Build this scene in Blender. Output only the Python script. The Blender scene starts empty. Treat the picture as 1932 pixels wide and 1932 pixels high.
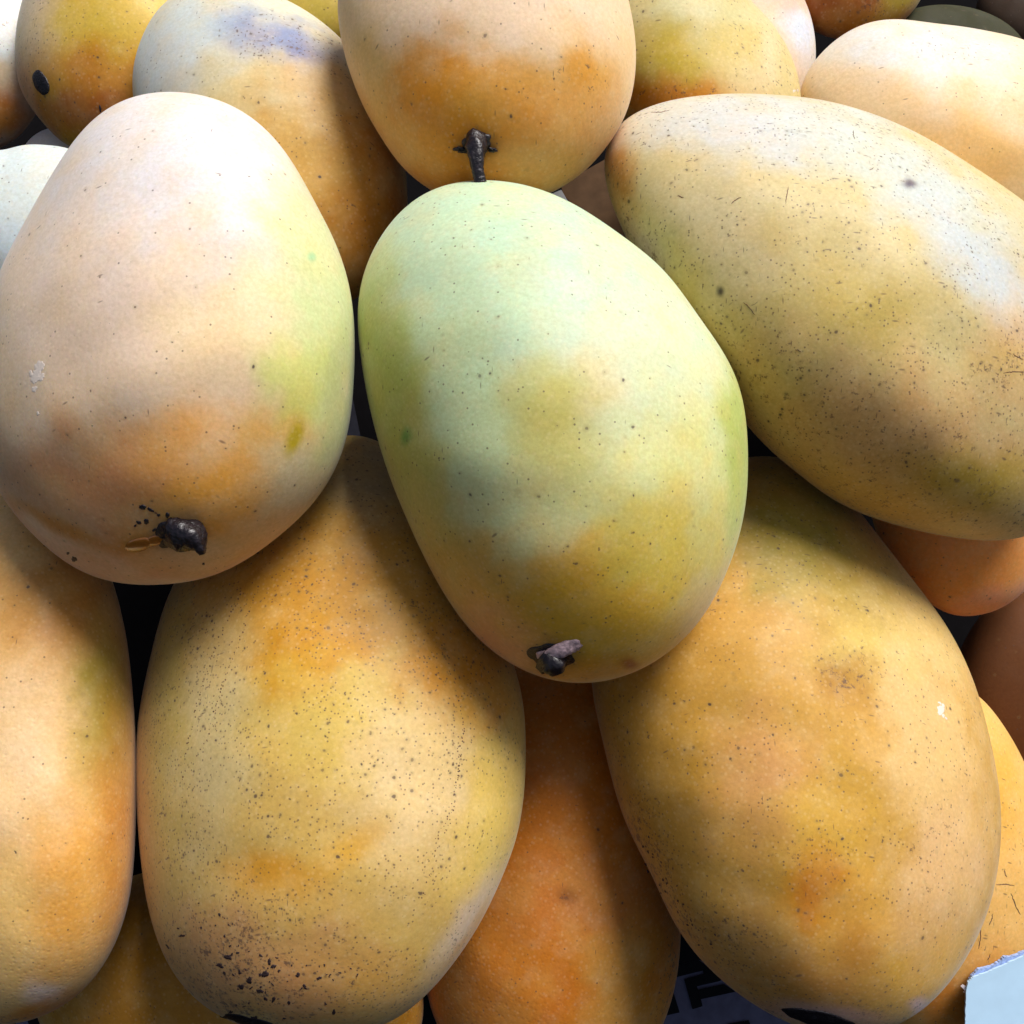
import bpy, math, random
import numpy as np
from mathutils import Vector, Matrix

S = bpy.context.scene
R = math.radians

# ------------------------------------------------------------------ camera
PITCH = 45.0                      # degrees below the horizon
U = 0.00012                       # metres per unit (1 unit = 1 px of a 1932 px view at the focal distance)
F = 2072.0                        # focal length in units of a 1932 px wide view
HALF = 966.0
cam_d = bpy.data.cameras.new('camera')
cam = bpy.data.objects.new('camera', cam_d)
S.collection.objects.link(cam)
S.camera = cam
cam_d.sensor_width = 36.0
cam_d.lens = 36.0 * F / 1932.0
cam_d.clip_start = 0.005
cam_d.clip_end = 100
cam.location = (0, -0.19, 0.42)
cam.rotation_euler = (R(90 - PITCH), 0, 0)
CW = Matrix.Translation(cam.location) @ cam.rotation_euler.to_matrix().to_4x4()
CW3 = np.array(CW)[:3, :]

def W(x, y, Z):
    """view position x,y (1932 px wide) at depth Z (units) -> world metres (numpy arrays)"""
    x = np.asarray(x, float); y = np.asarray(y, float); Z = np.asarray(Z, float)
    X = (x - HALF) / F * Z * U
    Y = -(y - HALF) / F * Z * U
    Zc = -Z * U + 0 * X
    return np.stack([CW3[i, 0] * X + CW3[i, 1] * Y + CW3[i, 2] * Zc + CW3[i, 3] for i in range(3)], -1)

# ------------------------------------------------------------------ light
SUN_EL, SUN_AZ = 63.0, 58.0       # azimuth clockwise from +Y (behind the heap, a little to the right)
w = bpy.data.worlds.new('World'); S.world = w; w.use_nodes = True
nt = w.node_tree
bg = nt.nodes['Background']
sky = nt.nodes.new('ShaderNodeTexSky'); sky.sky_type = 'NISHITA'; sky.sun_disc = False
sky.sun_elevation = R(SUN_EL); sky.sun_rotation = R(SUN_AZ)
sky.air_density = 1.0; sky.dust_density = 4.0; sky.ozone_density = 1.0
nt.links.new(sky.outputs[0], bg.inputs[0]); bg.inputs[1].default_value = 0.07
sd = bpy.data.lights.new('sun', 'SUN'); so = bpy.data.objects.new('sun', sd); S.collection.objects.link(so)
sd.energy = 4.2; sd.angle = R(28); sd.color = (1.0, 0.97, 0.95)
dirv = Vector((math.sin(R(SUN_AZ)) * math.cos(R(SUN_EL)), math.cos(R(SUN_AZ)) * math.cos(R(SUN_EL)), math.sin(R(SUN_EL))))
so.rotation_euler = dirv.to_track_quat('Z', 'Y').to_euler()
so.location = (0.3, 0.6, 1.5)
vs = S.view_settings
vs.view_transform = 'Standard'; vs.look = 'None'; vs.exposure = 0.20; vs.gamma = 1.0
S.cycles.max_bounces = 8
S.cycles.diffuse_bounces = 5

# ------------------------------------------------------------------ helpers
def lin(c):
    c = np.asarray(c, float)
    return np.where(c <= 0.04045, c / 12.92, ((c + 0.055) / 1.055) ** 2.4)
def hexc(h):
    return lin([int(h[i:i + 2], 16) / 255 for i in (0, 2, 4)])

def tag(o, label=None, cat=None, group=None, kind=None):
    if label: o['label'] = label
    if cat: o['category'] = cat
    if group: o['group'] = group
    if kind: o['kind'] = kind
    return o

def link_mesh(name, verts, faces, mat, parent=None, origin=None, smooth=True, attrs=None):
    verts = np.asarray(verts, float)
    if origin is None:
        origin = verts.mean(0)
    o_w = np.asarray(origin, float)
    me = bpy.data.meshes.new(name)
    me.from_pydata((verts - o_w).tolist() if len(verts) < 3000 else [], [], faces if len(verts) < 3000 else [])
    if len(verts) >= 3000:
        fq = np.asarray([f for f in faces if len(f) == 4], dtype=np.int32)
        ft = np.asarray([f for f in faces if len(f) == 3], dtype=np.int32)
        me.vertices.add(len(verts)); me.vertices.foreach_set('co', (verts - o_w).astype(np.float32).ravel())
        loops = np.concatenate([fq.ravel(), ft.ravel()])
        me.loops.add(len(loops)); me.loops.foreach_set('vertex_index', loops)
        starts = np.concatenate([np.arange(len(fq)) * 4, len(fq) * 4 + np.arange(len(ft)) * 3]).astype(np.int32)
        me.polygons.add(len(starts)); me.polygons.foreach_set('loop_start', starts)
    me.update(calc_edges=True)
    me.validate()
    if attrs:
        for k, v in attrs.items():
            a = me.color_attributes.new(k, 'FLOAT_COLOR', 'POINT')
            vv = np.ones((len(verts), 4), np.float32); vv[:, :3] = v
            a.data.foreach_set('color', vv.ravel())
    me.materials.append(mat)
    me.polygons.foreach_set('use_smooth', [smooth] * len(me.polygons))
    o = bpy.data.objects.new(name, me)
    S.collection.objects.link(o)
    if parent is not None:
        o.parent = parent
        o.location = Vector(o_w.tolist()) - parent.location
    else:
        o.location = o_w.tolist()
    return o

def waves(P, seed, scale, octs=3, n=9):
    """smooth fractal noise from random waves, P (N,3) metres, scale in metres; about -1..1"""
    rng = np.random.RandomState(seed)
    out = np.zeros(len(P)); amp = 1.0; tot = 0
    for o in range(octs):
        d = rng.normal(size=(n, 3)); d /= np.linalg.norm(d, axis=1)[:, None]
        k = 2 * np.pi / (scale / (1.9 ** o)) * rng.uniform(0.6, 1.4, n)
        ph = rng.uniform(0, 6.28, n)
        out += amp * np.sin((P @ (d * k[:, None]).T) + ph).sum(1) / math.sqrt(n / 2)
        tot += amp; amp *= 0.55
    return out / tot

# ------------------------------------------------------------------ materials
def skin_material(name, rough=0.62, bump=0.14, speck_scale=470.0, speck_r=0.165, sss=0.28, seed=0.0, sheen=0.16, pale=0.12):
    m = bpy.data.materials.new(name); m.use_nodes = True
    t = m.node_tree; N = t.nodes; L = t.links
    b = N['Principled BSDF']
    tc = N.new('ShaderNodeTexCoord')
    off = N.new('ShaderNodeVectorMath'); off.operation = 'ADD'; off.inputs[1].default_value = (seed, seed * 1.7, -seed)
    L.new(tc.outputs['Object'], off.inputs[0]); OBJ = off.outputs[0]
    def attr(n):
        a = N.new('ShaderNodeVertexColor'); a.layer_name = n; return a.outputs[0]
    def math_(op, a, b_=None, clamp=False):
        n = N.new('ShaderNodeMath'); n.operation = op; n.use_clamp = clamp
        for i, v in enumerate((a, b_)):
            if v is None: continue
            if isinstance(v, (int, float)): n.inputs[i].default_value = v
            else: L.new(v, n.inputs[i])
        return n.outputs[0]
    def noise(scale, detail=3, rough_=0.55, vec=None):
        n = N.new('ShaderNodeTexNoise'); n.inputs['Scale'].default_value = scale
        n.inputs['Detail'].default_value = detail; n.inputs['Roughness'].default_value = rough_
        L.new(vec or OBJ, n.inputs['Vector']); return n.outputs['Fac']
    def ramp(v, lo, hi, a=0.0, b_=1.0):
        n = N.new('ShaderNodeMapRange'); n.interpolation_type = 'SMOOTHSTEP'
        for i, x in enumerate((lo, hi, a, b_)):
            if isinstance(x, (int, float)): n.inputs[i + 1].default_value = x
            else: L.new(x, n.inputs[i + 1])
        L.new(v, n.inputs[0]); return n.outputs[0]
    def mix(f, a, b_, mode='MIX'):
        n = N.new('ShaderNodeMix'); n.data_type = 'RGBA'; n.blend_type = mode
        if isinstance(f, (int, float)): n.inputs[0].default_value = f
        else: L.new(f, n.inputs[0])
        for i, v in ((6, a), (7, b_)):
            if isinstance(v, tuple): n.inputs[i].default_value = (*v, 1)
            else: L.new(v, n.inputs[i])
        return n.outputs[2]
    def vor(scale, vec=None):
        n = N.new('ShaderNodeTexVoronoi'); n.inputs['Scale'].default_value = scale
        L.new(vec or OBJ, n.inputs['Vector'])
        s = N.new('ShaderNodeSeparateColor'); L.new(n.outputs['Color'], s.inputs[0])
        return n.outputs['Distance'], s.outputs
    tint = attr('tint'); marks = attr('marks')
    sm = N.new('ShaderNodeSeparateColor'); L.new(marks, sm.inputs[0])
    speck_d, dash_d, mott_d = sm.outputs[0], sm.outputs[1], sm.outputs[2]
    # slight hue and value wander
    col = mix(ramp(noise(90, 4), 0.42, 0.68, 0, 0.16 if pale else 0.0), tint, (0.80, 0.50, 0.13))
    col = mix(ramp(noise(160, 4, 0.6), 0.45, 0.75, 0, 0.10 if pale else 0.0), col, (0.86, 0.74, 0.46))
    fine = noise(900, 4, 0.7)
    col = mix(1.0, col, mix(ramp(fine, 0.25, 0.75), (0.90, 0.88, 0.82), (1.06, 1.06, 1.06)), 'MULTIPLY')
    # pale lenticels
    d, c = vor(620)
    col = mix(ramp(d, 0.10, 0.36, pale, 0.0), col, (0.88, 0.72, 0.42))
    # brown mottling (russet), where the marks attribute asks for it
    mo = ramp(noise(420, 6, 0.75), math_('SUBTRACT', 0.65, math_('MULTIPLY', mott_d, 0.14)), math_('SUBTRACT', 0.75, math_('MULTIPLY', mott_d, 0.14)), 0, 0.8)
    mo = math_('MULTIPLY', mo, ramp(mott_d, 0.0, 0.25))
    col = mix(mo, col, (0.13, 0.065, 0.035))
    # round dark specks with a faint halo
    warp = N.new('ShaderNodeVectorMath'); warp.operation = 'ADD'
    nw = N.new('ShaderNodeTexNoise'); nw.inputs['Scale'].default_value = 600; L.new(OBJ, nw.inputs['Vector'])
    sc = N.new('ShaderNodeVectorMath'); sc.operation = 'SCALE'; sc.inputs[3].default_value = 0.0009
    L.new(nw.outputs['Color'], sc.inputs[0]); L.new(OBJ, warp.inputs[0]); L.new(sc.outputs[0], warp.inputs[1])
    d, c = vor(speck_scale, warp.outputs[0])
    on = math_('LESS_THAN', c[0], math_('MULTIPLY', speck_d, 1.7))
    r = math_('ADD', math_('MULTIPLY', math_('POWER', c[1], 3), speck_r * 0.95), speck_r * 0.8)
    dot = math_('MULTIPLY', ramp(d, math_('MULTIPLY', r, 0.45), r, 1, 0), on)
    halo = math_('MULTIPLY', ramp(d, r, math_('MULTIPLY', r, 2.2), 0.18, 0), on)
    dot = math_('MULTIPLY', dot, math_('ADD', math_('MULTIPLY', c[2], 0.45), 0.45))
    col = mix(halo, col, (0.25, 0.17, 0.06))
    col = mix(dot, col, (0.065, 0.038, 0.030))
    # tiny specks
    d2, c2 = vor(speck_scale * 1.9)
    on2 = math_('LESS_THAN', c2[0], math_('ADD', math_('MULTIPLY', speck_d, 1.1), 0.015))
    col = mix(math_('MULTIPLY', ramp(d2, 0.13, 0.30, 0.7, 0), on2), col, (0.09, 0.05, 0.035))
    # short dashes and scratches in two directions
    for k, (rot, sc_) in enumerate((((0.3, 0.2, 0.5), (1, 4.5, 1)), ((0.1, -0.6, -0.9), (5.5, 1, 1)))):
        mp = N.new('ShaderNodeMapping'); mp.inputs['Rotation'].default_value = rot
        mp.inputs['Scale'].default_value = sc_
        L.new(OBJ, mp.inputs['Vector'])
        d3, c3 = vor(210 + 40 * k, mp.outputs[0])
        on3 = math_('LESS_THAN', c3[0], math_('MULTIPLY', dash_d, 0.75))
        col = mix(math_('MULTIPLY', ramp(d3, 0.08, 0.26, 0.62, 0), on3), col, (0.10, 0.055, 0.035))
    L.new(col, b.inputs['Base Color'])
    # finish
    rr = ramp(noise(120, 4), 0.3, 0.7, rough - 0.05, rough + 0.09)
    L.new(rr, b.inputs['Roughness'])
    b.inputs['Subsurface Weight'].default_value = sss
    b.inputs['Subsurface Radius'].default_value = (1.0, 0.45, 0.12)
    b.inputs['Subsurface Scale'].default_value = 0.005
    b.inputs['Specular IOR Level'].default_value = 0.32
    b.inputs['Sheen Weight'].default_value = sheen
    b.inputs['Sheen Roughness'].default_value = 0.45
    b.inputs['Sheen Tint'].default_value = (0.80, 0.93, 1.0, 1)
    b.inputs['Coat Weight'].default_value = 0.0 if pale == 0 else 0.10
    b.inputs['Coat Roughness'].default_value = 0.33
    # relief: pores and gentle waviness
    d4, _ = vor(760)
    hgt = math_('ADD', math_('MULTIPLY', ramp(d4, 0.0, 0.5), 0.35), math_('MULTIPLY', noise(420, 5, 0.6), 0.65))
    hgt = math_('SUBTRACT', hgt, math_('MULTIPLY', dot, 0.5))
    bp = N.new('ShaderNodeBump'); bp.inputs['Strength'].default_value = bump; bp.inputs['Distance'].default_value = 0.00035
    L.new(hgt, bp.inputs['Height'])
    bp2 = N.new('ShaderNodeBump'); bp2.inputs['Strength'].default_value = 0.12; bp2.inputs['Distance'].default_value = 0.0012
    L.new(noise(70, 2), bp2.inputs['Height']); L.new(bp.outputs[0], bp2.inputs['Normal'])
    L.new(bp2.outputs[0], b.inputs['Normal'])
    return m

def plain(name, c, rough=0.6, spec=0.5, nscale=300, var=0.25, bump=0.2, dist=0.0003, coat=0, metal=0):
    m = bpy.data.materials.new(name); m.use_nodes = True
    t = m.node_tree; N = t.nodes; L = t.links; b = N['Principled BSDF']
    tc = N.new('ShaderNodeTexCoord')
    n = N.new('ShaderNodeTexNoise'); n.inputs['Scale'].default_value = nscale; n.inputs['Detail'].default_value = 5
    L.new(tc.outputs['Object'], n.inputs['Vector'])
    cr = N.new('ShaderNodeValToRGB')
    c = np.asarray(c)
    cr.color_ramp.elements[0].color = (*(c * (1 - var)), 1); cr.color_ramp.elements[1].color = (*np.clip(c * (1 + var), 0, 1), 1)
    cr.color_ramp.elements[0].position = 0.3; cr.color_ramp.elements[1].position = 0.7
    L.new(n.outputs[0], cr.inputs[0]); L.new(cr.outputs[0], b.inputs['Base Color'])
    b.inputs['Roughness'].default_value = rough; b.inputs['Specular IOR Level'].default_value = spec
    b.inputs['Coat Weight'].default_value = coat; b.inputs['Coat Roughness'].default_value = 0.12
    bp = N.new('ShaderNodeBump'); bp.inputs['Strength'].default_value = bump; bp.inputs['Distance'].default_value = dist
    L.new(n.outputs[0], bp.inputs['Height']); L.new(bp.outputs[0], b.inputs['Normal'])
    return m

SKIN = skin_material('mango_skin', seed=0.3)
SKIN_DIM = skin_material('mango_skin_dull', seed=4.2, rough=0.75, sheen=0.0, pale=0.0)
SKIN_FINE = skin_material('mango_skin_fine_specks', seed=1.1, speck_scale=500, speck_r=0.17)
SKIN_ROUGH = skin_material('mango_skin_pebbly', seed=2.3, bump=0.4)
STEM = plain('dark_stem', (0.010, 0.006, 0.008), rough=0.38, nscale=1200, var=0.7, bump=1.0, coat=0.15)
STEM_DRY = plain('dry_stem_bark', (0.42, 0.29, 0.30), rough=0.55, nscale=900, var=0.5, bump=0.9)
SCAR = plain('black_scar', (0.014, 0.010, 0.012), rough=0.45, nscale=1500, var=0.6, bump=1.0)
SAP = plain('amber_sap', (0.36, 0.13, 0.02), rough=0.2, nscale=200, var=0.2, bump=0.1, coat=0.8)

# ------------------------------------------------------------------ mango shapes
class Body:
    """a mango given by its profile as seen (points x,y), half thickness T and a tilt of its mid plane"""
    def __init__(self, pts, T, tilt=(0, 0), harm=15):
        p = np.asarray(pts, float)
        q = []
        n = len(p)
        for i in range(n):                                  # periodic Catmull-Rom
            a, b, c, d = p[i - 1], p[i], p[(i + 1) % n], p[(i + 2) % n]
            for t in np.linspace(0, 1, 12, endpoint=False):
                q.append(0.5 * ((2 * b) + (-a + c) * t + (2 * a - 5 * b + 4 * c - d) * t * t + (-a + 3 * b - 3 * c + d) * t ** 3))
        q = np.array(q)
        x, y = q[:, 0], q[:, 1]
        cr = x * np.roll(y, -1) - np.roll(x, -1) * y
        A = cr.sum() / 2
        self.c = np.array([((x + np.roll(x, -1)) * cr).sum(), ((y + np.roll(y, -1)) * cr).sum()]) / (6 * A)
        d = q - self.c
        th = np.arctan2(d[:, 1], d[:, 0]); r = np.hypot(d[:, 0], d[:, 1])
        o = np.argsort(th); th, r = th[o], r[o]
        tt = np.linspace(-np.pi, np.pi, 512, endpoint=False)
        rr = np.interp(tt, np.r_[th[-1] - 2 * np.pi, th, th[0] + 2 * np.pi], np.r_[r[-1], r, r[0]])
        Fq = np.fft.rfft(rr); k = np.arange(len(Fq)); Fq *= np.exp(-(k / harm) ** 4)
        self.rt = np.fft.irfft(Fq, 512); self.T = T; self.tilt = tilt; self.R0 = self.rt.mean()
        # harmonic fit: u = a0 - |z|^2 + sum Re(a_k z^k) = 0 on the outline
        z = self.rt / self.R0 * np.exp(1j * tt)
        self.K = 7
        M = np.stack([np.ones(512)] + [f(z ** k) for k in range(1, self.K + 1) for f in (np.real, np.imag)], 1)
        lam = np.diag([0] + [1e-3 * k * k for k in range(1, self.K + 1) for _ in (0, 1)])
        self.a = np.linalg.solve(M.T @ M + lam, M.T @ (np.abs(z) ** 2))
        self.res_tt = tt
        self.ub = self.u_raw(z)
        g = np.linspace(0, 0.8, 30)[:, None] * z[None, ::16]
        self.umax = self.u_raw(g.ravel()).max()
    def u_raw(self, z):
        v = self.a[0] - np.abs(z) ** 2
        for k in range(1, self.K + 1):
            zk = z ** k
            v = v + self.a[2 * k - 1] * zk.real + self.a[2 * k] * zk.imag
        return v
    def radius(self, th):
        return np.interp(th, np.r_[self.res_tt, np.pi], np.r_[self.rt, self.rt[0]])
    def h(self, x, y):
        """half thickness (units) at x,y; nan outside"""
        dx, dy = x - self.c[0], y - self.c[1]
        th = np.arctan2(dy, dx); r = self.radius(th); s = np.hypot(dx, dy) / r
        z = (dx + 1j * dy) / self.R0
        ub = np.interp(th, np.r_[self.res_tt, np.pi], np.r_[self.ub, self.ub[0]])
        u = self.u_raw(z) - ub * s ** 6
        u = np.clip(u, 0, None) / self.umax
        h = self.T * np.sqrt(u)
        return np.where(s <= 1.0 + 1e-9, h, np.nan)
    def mid(self, x, y):
        return self.tilt[0] * (x - self.c[0]) + self.tilt[1] * (y - self.c[1])
    def front(self, x, y):
        return self.Z + self.mid(x, y) - self.h(x, y)

def ell(cx, cy, rx, ry, rot=0, n=20, egg=0.0):
    out = []
    for i in range(n):
        t = 2 * math.pi * i / n
        a, b = rx * math.cos(t) * (1 + egg * math.sin(t)), ry * math.sin(t)
        c, s = math.cos(R(rot)), math.sin(R(rot))
        out.append((cx + a * c - b * s, cy + a * s + b * c))
    return out

# ------------------------------------------------------------------ the mangoes, nearest first
# each: profile points, half thickness, tilt, rings, base colour, colour patches, mark patches, material, label, near neighbours' contact order
M = {}
def mango(key, pts, T, tilt, res, base, patches, marks, mat, label, spk=(0.05, 0.02, 0.0), zmin=2000):
    M[key] = dict(body=Body(pts, T, tilt), res=res, base=base, patches=patches, marks=marks, mat=mat, label=label, spk=spk, zmin=zmin)

mango('centre', [(920,341),(985,347),(1050,370),(1110,400),(1165,440),(1215,475),(1270,530),(1320,600),(1365,665),(1395,730),(1408,800),(1411,870),(1408,940),(1395,1010),(1370,1080),(1335,1150),(1290,1205),(1240,1245),(1180,1275),(1110,1288),(1040,1283),(980,1260),(925,1225),(880,1180),(835,1115),(795,1040),(755,950),(725,870),(700,780),(683,690),(675,600),(680,540),(700,480),(735,425),(780,378),(835,350)],
      310, (0.0, -0.05), (360, 110), 'C6CE9A',
      [(1010,500,360,220,20,'B2CEB2',.9),(1150,620,200,130,30,'BACDB2',.75),(870,720,150,200,0,'BCCC9C',.7),(1080,1180,400,190,0,'D8AC5C',.85),(1260,950,150,200,0,'D2D090',.6),(740,700,50,210,-12,'A6AA44',.7),(800,960,60,200,-18,'B6AC50',.65),
       (1230,700,150,170,-25,'CDD0B0',.7),(1290,900,120,200,0,'CFD494',.7),(1400,830,36,260,0,'A4B04C',.75),(1130,720,50,55,0,'DCC68E',.6),(1040,765,90,75,0,'B8A84C',.7),(1060,860,80,70,0,'BEAE58',.55),
       (980,1120,150,80,15,'CC9A48',.65),(880,1080,70,90,0,'C09850',.4),(1230,1060,120,150,15,'D8BC58',.85),(1130,1170,150,90,0,'D8A844',.8),(940,1215,90,60,30,'CE946A',.75),(1110,1265,100,26,-3,'CF9034',.7),(1320,1150,30,70,30,'D8BC84',.7),
       (1045,1236,44,28,0,'6A4224',.8),(768,825,9,16,10,'2E8A34',.9),(1188,1252,16,11,10,'9C5412',.85)],
      [(1000,1050,250,250,0,(.09,.03,.0))], SKIN, 'green tinged mango in the middle of the heap with a peeling stem stub', spk=(.05,.02,0))
mango('left', [(320,174),(380,180),(440,200),(490,235),(530,275),(560,320),(590,375),(620,430),(645,490),(660,545),(668,610),(669,680),(665,750),(655,820),(630,890),(590,950),(540,1000),(480,1045),(420,1080),(350,1098),(270,1103),(200,1095),(130,1065),(70,1015),(20,960),(-20,890),(-42,800),(-42,690),(-25,590),(0,510),(40,430),(85,350),(130,280),(170,230),(220,195),(270,178)],
      300, (0.0, -0.05), (360, 110), 'E4C8A6',
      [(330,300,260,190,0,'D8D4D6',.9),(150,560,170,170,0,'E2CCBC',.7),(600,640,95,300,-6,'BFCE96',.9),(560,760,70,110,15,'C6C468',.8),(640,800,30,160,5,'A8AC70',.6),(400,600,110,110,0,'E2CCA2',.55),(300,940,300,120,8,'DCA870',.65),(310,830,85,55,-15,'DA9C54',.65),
       (200,920,190,90,12,'D28E5C',.8),(420,910,150,100,-20,'DDA04C',.85),(560,920,70,80,30,'C9BE9C',.75),(553,830,13,30,12,'A89410',.9),(130,1000,130,13,26,'C47A22',.75),(260,1065,160,35,5,'D49868',.7),(420,1040,110,40,-25,'C6A878',.6),(262,1026,50,18,-10,'C07820',.7),(338,1004,40,28,5,'5A4A4C',.8),
       (588,487,7,8,0,'7CC49A',.8),(120,700,60,100,0,'E2C4A4',.6)],
      [(300,950,300,150,0,(.05,.03,.12))], SKIN, 'pale peach mango left of centre with a black stem stub and amber sap drop', spk=(.025,.015,0))
mango('right', [(1137,270),(1150,248),(1176,232),(1216,207),(1266,190),(1341,179),(1406,176),(1466,180),(1541,186),(1616,205),(1691,232),(1766,270),(1841,317),(1891,350),(1940,386),(2010,450),(2070,540),(2105,650),(2105,770),(2070,880),(2010,970),(1932,1014),(1841,1018),(1766,1008),(1691,991),(1621,966),(1566,940),(1516,900),(1466,862),(1416,810),(1350,735),(1290,655),(1230,555),(1191,465),(1172,420),(1154,378),(1141,330),(1136,290)],
      320, (0.05, -0.08), (380, 110), 'CDBB86',
      [(1160,320,34,110,-6,'C4843A',.85),(1420,240,240,60,5,'CCD0D2',.85),(1700,330,220,60,28,'CAD2C6',.8),(1880,540,60,240,-38,'C4CED4',.85),(1500,560,240,130,20,'CFB878',.6),(1620,580,120,70,10,'C4AA58',.7),(1330,450,120,140,0,'DACAA6',.6),(1320,600,70,150,-35,'BCA858',.7),  # bluish-white patches along the top paint sky sheen into the skin
       (1450,740,180,100,30,'C6A464',.55),(1700,840,260,130,15,'CE9E68',.8),(1830,910,140,60,5,'B4983A',.8),(1900,650,60,70,0,'CC9E54',.7),(1640,940,160,40,22,'C49A48',.7),(1215,470,26,60,-30,'9A8488',.6),(1720,347,13,8,10,'4A3C54',.95),(1360,549,6,8,0,'201410',.95)],
      [(1500,650,600,500,0,(.33,.10,.10)),(1300,400,150,170,0,(.25,.22,.15)),(1600,830,400,220,20,(.3,.2,.55)),(1212,470,34,75,-30,(.5,.3,.9)),(1900,680,60,50,0,(.4,.5,.8)),(1450,760,250,80,40,(.35,.15,.6))],
      SKIN, 'large speckled mango lying on its side right of centre, reaching the frame edge', spk=(.22,.08,.0))
mango('top', [(637,0),(640,45),(648,95),(665,150),(690,210),(725,268),(765,322),(820,362),(870,385),(940,395),(1000,380),(1045,360),(1086,338),(1131,293),(1166,245),(1186,200),(1197,150),(1200,100),(1194,40),(1178,-30),(1150,-110),(1100,-190),(1030,-240),(930,-262),(830,-250),(745,-200),(685,-120),(648,-50)],
      240, (0.0, 0.0), (320, 96), 'E4C292',
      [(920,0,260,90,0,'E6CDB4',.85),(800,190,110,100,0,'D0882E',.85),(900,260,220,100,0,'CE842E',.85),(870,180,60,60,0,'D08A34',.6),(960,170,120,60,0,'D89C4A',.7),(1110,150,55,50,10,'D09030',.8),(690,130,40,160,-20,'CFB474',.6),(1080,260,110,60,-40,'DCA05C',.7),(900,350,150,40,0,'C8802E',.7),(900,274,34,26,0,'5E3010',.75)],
      [(900,180,230,160,0,(.04,.03,.2)),(1110,140,50,40,0,(.1,.1,.6))], SKIN, 'peach and orange mango at top centre whose dark stem points down at the green one', spk=(.03,.02,0))
mango('lower_left', [(680,818),(740,848),(800,912),(850,990),(895,1075),(940,1170),(971,1261),(986,1316),(991,1381),(991,1466),(981,1551),(964,1616),(950,1645),(915,1726),(860,1811),(810,1870),(755,1918),(690,1946),(620,1956),(540,1955),(465,1938),(395,1904),(340,1856),(305,1791),(280,1716),(265,1616),(258,1526),(256,1441),(262,1346),(280,1256),(300,1176),(330,1095),(380,1020),(440,950),(520,885),(600,835)],
      310, (0.0, -0.33), (400, 120), 'CBAA64',
      [(560,1240,170,75,0,'C48A22',.85),(420,1130,120,120,-20,'C09040',.6),(640,1080,260,120,0,'BC8030',.7),(400,1390,70,200,5,'D2C08E',.75),(310,1400,40,240,0,'C6B060',.7),(650,1370,160,100,0,'D6BA68',.8),(790,1480,110,170,5,'E2C898',.8),(930,1560,60,200,8,'E0C470',.8),(880,1250,110,90,20,'CE8A34',.8),  # brown across the upper end is partly painted shade from the mangoes above
       (660,1600,75,28,-35,'D09A34',.6),(510,1650,90,40,8,'D09236',.8),(560,1720,130,50,0,'DCB068',.6),(520,1860,220,90,0,'CC9260',.85),(420,1780,100,80,0,'CC9A68',.7),(880,1740,26,100,30,'DCC4AC',.85),(900,1790,30,110,32,'D08E24',.8),(700,1860,100,60,-20,'D2A256',.7),(700,900,90,80,0,'9A9080',.55)],
      [(600,1400,400,420,0,(.42,.02,.05)),(370,1500,110,350,-4,(.75,.10,.2)),(520,1790,240,110,5,(.75,.2,.55)),(480,1820,130,60,12,(.7,.25,1.0)),(470,1900,110,40,15,(.85,.3,.95)),(700,1850,160,90,-20,(.5,.15,.2)),(400,1150,70,120,20,(.5,.1,.2)),(845,1500,22,180,10,(.75,.02,.0)),(870,1370,14,90,0,(.8,0,0)),(660,1860,40,10,-45,(.3,.8,.8))],
      SKIN_FINE, 'broad yellow mango at lower left, heavily dotted with dark specks towards its foot', spk=(.16,.03,.0))
mango('lower_right', [(1440,862),(1500,868),(1565,905),(1621,968),(1666,1021),(1716,1086),(1766,1151),(1806,1216),(1841,1296),(1866,1386),(1884,1480),(1889,1566),(1878,1666),(1852,1751),(1816,1818),(1766,1882),(1716,1922),(1650,1948),(1580,1952),(1510,1938),(1441,1906),(1396,1876),(1346,1836),(1316,1801),(1286,1766),(1266,1730),(1236,1664),(1201,1596),(1176,1541),(1156,1476),(1141,1416),(1126,1346),(1116,1291),(1118,1220),(1140,1130),(1185,1030),(1260,940),(1350,880)],
      310, (0.0, -0.33), (400, 120), 'C69A50',
      [(1490,1010,110,100,0,'94883C',.85),(1620,1130,150,60,20,'A8944C',.7),(1680,1230,120,60,0,'D4BE70',.8),(1760,1400,90,260,-8,'E0BE86',.85),(1590,1290,55,45,10,'A87830',.8),(1530,1400,90,70,0,'C69A4C',.6),(1440,1470,100,110,0,'D6A26C',.8),(1560,1560,90,110,0,'C8A044',.6),(1540,1690,50,80,0,'C27A26',.85),
       (1640,1740,80,80,0,'DDA858',.7),(1740,1840,90,55,-25,'E2AE4C',.85),(1780,1650,80,150,10,'E0B888',.7),(1500,1850,130,60,15,'C88A48',.8),(1400,1780,80,90,30,'C49458',.7),(1737,1902,20,14,20,'DDB8BC',.9),(1560,1915,110,20,8,'C89C94',.7),(1250,1400,80,200,-12,'BE9040',.6),(1620,1800,50,60,0,'C08440',.6)],
      [(1450,1450,330,450,0,(.22,.05,.12)),(1230,1640,45,220,-22,(.6,.3,.95)),(1400,1790,90,60,30,(.5,.15,.75)),(1600,1280,60,50,0,(.3,.1,.9)),(1500,1600,150,80,0,(.3,.1,.6)),(1750,1600,60,120,0,(.25,.08,.5)),(1660,1910,50,20,15,(.2,.1,.9)),(1420,1910,80,25,22,(.3,.3,1.0)),(1500,1000,130,100,0,(.3,.15,.1))],
      SKIN, 'golden mango at lower right with a shiny patch and a dark scarred foot', spk=(.14,.04,.0))
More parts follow.
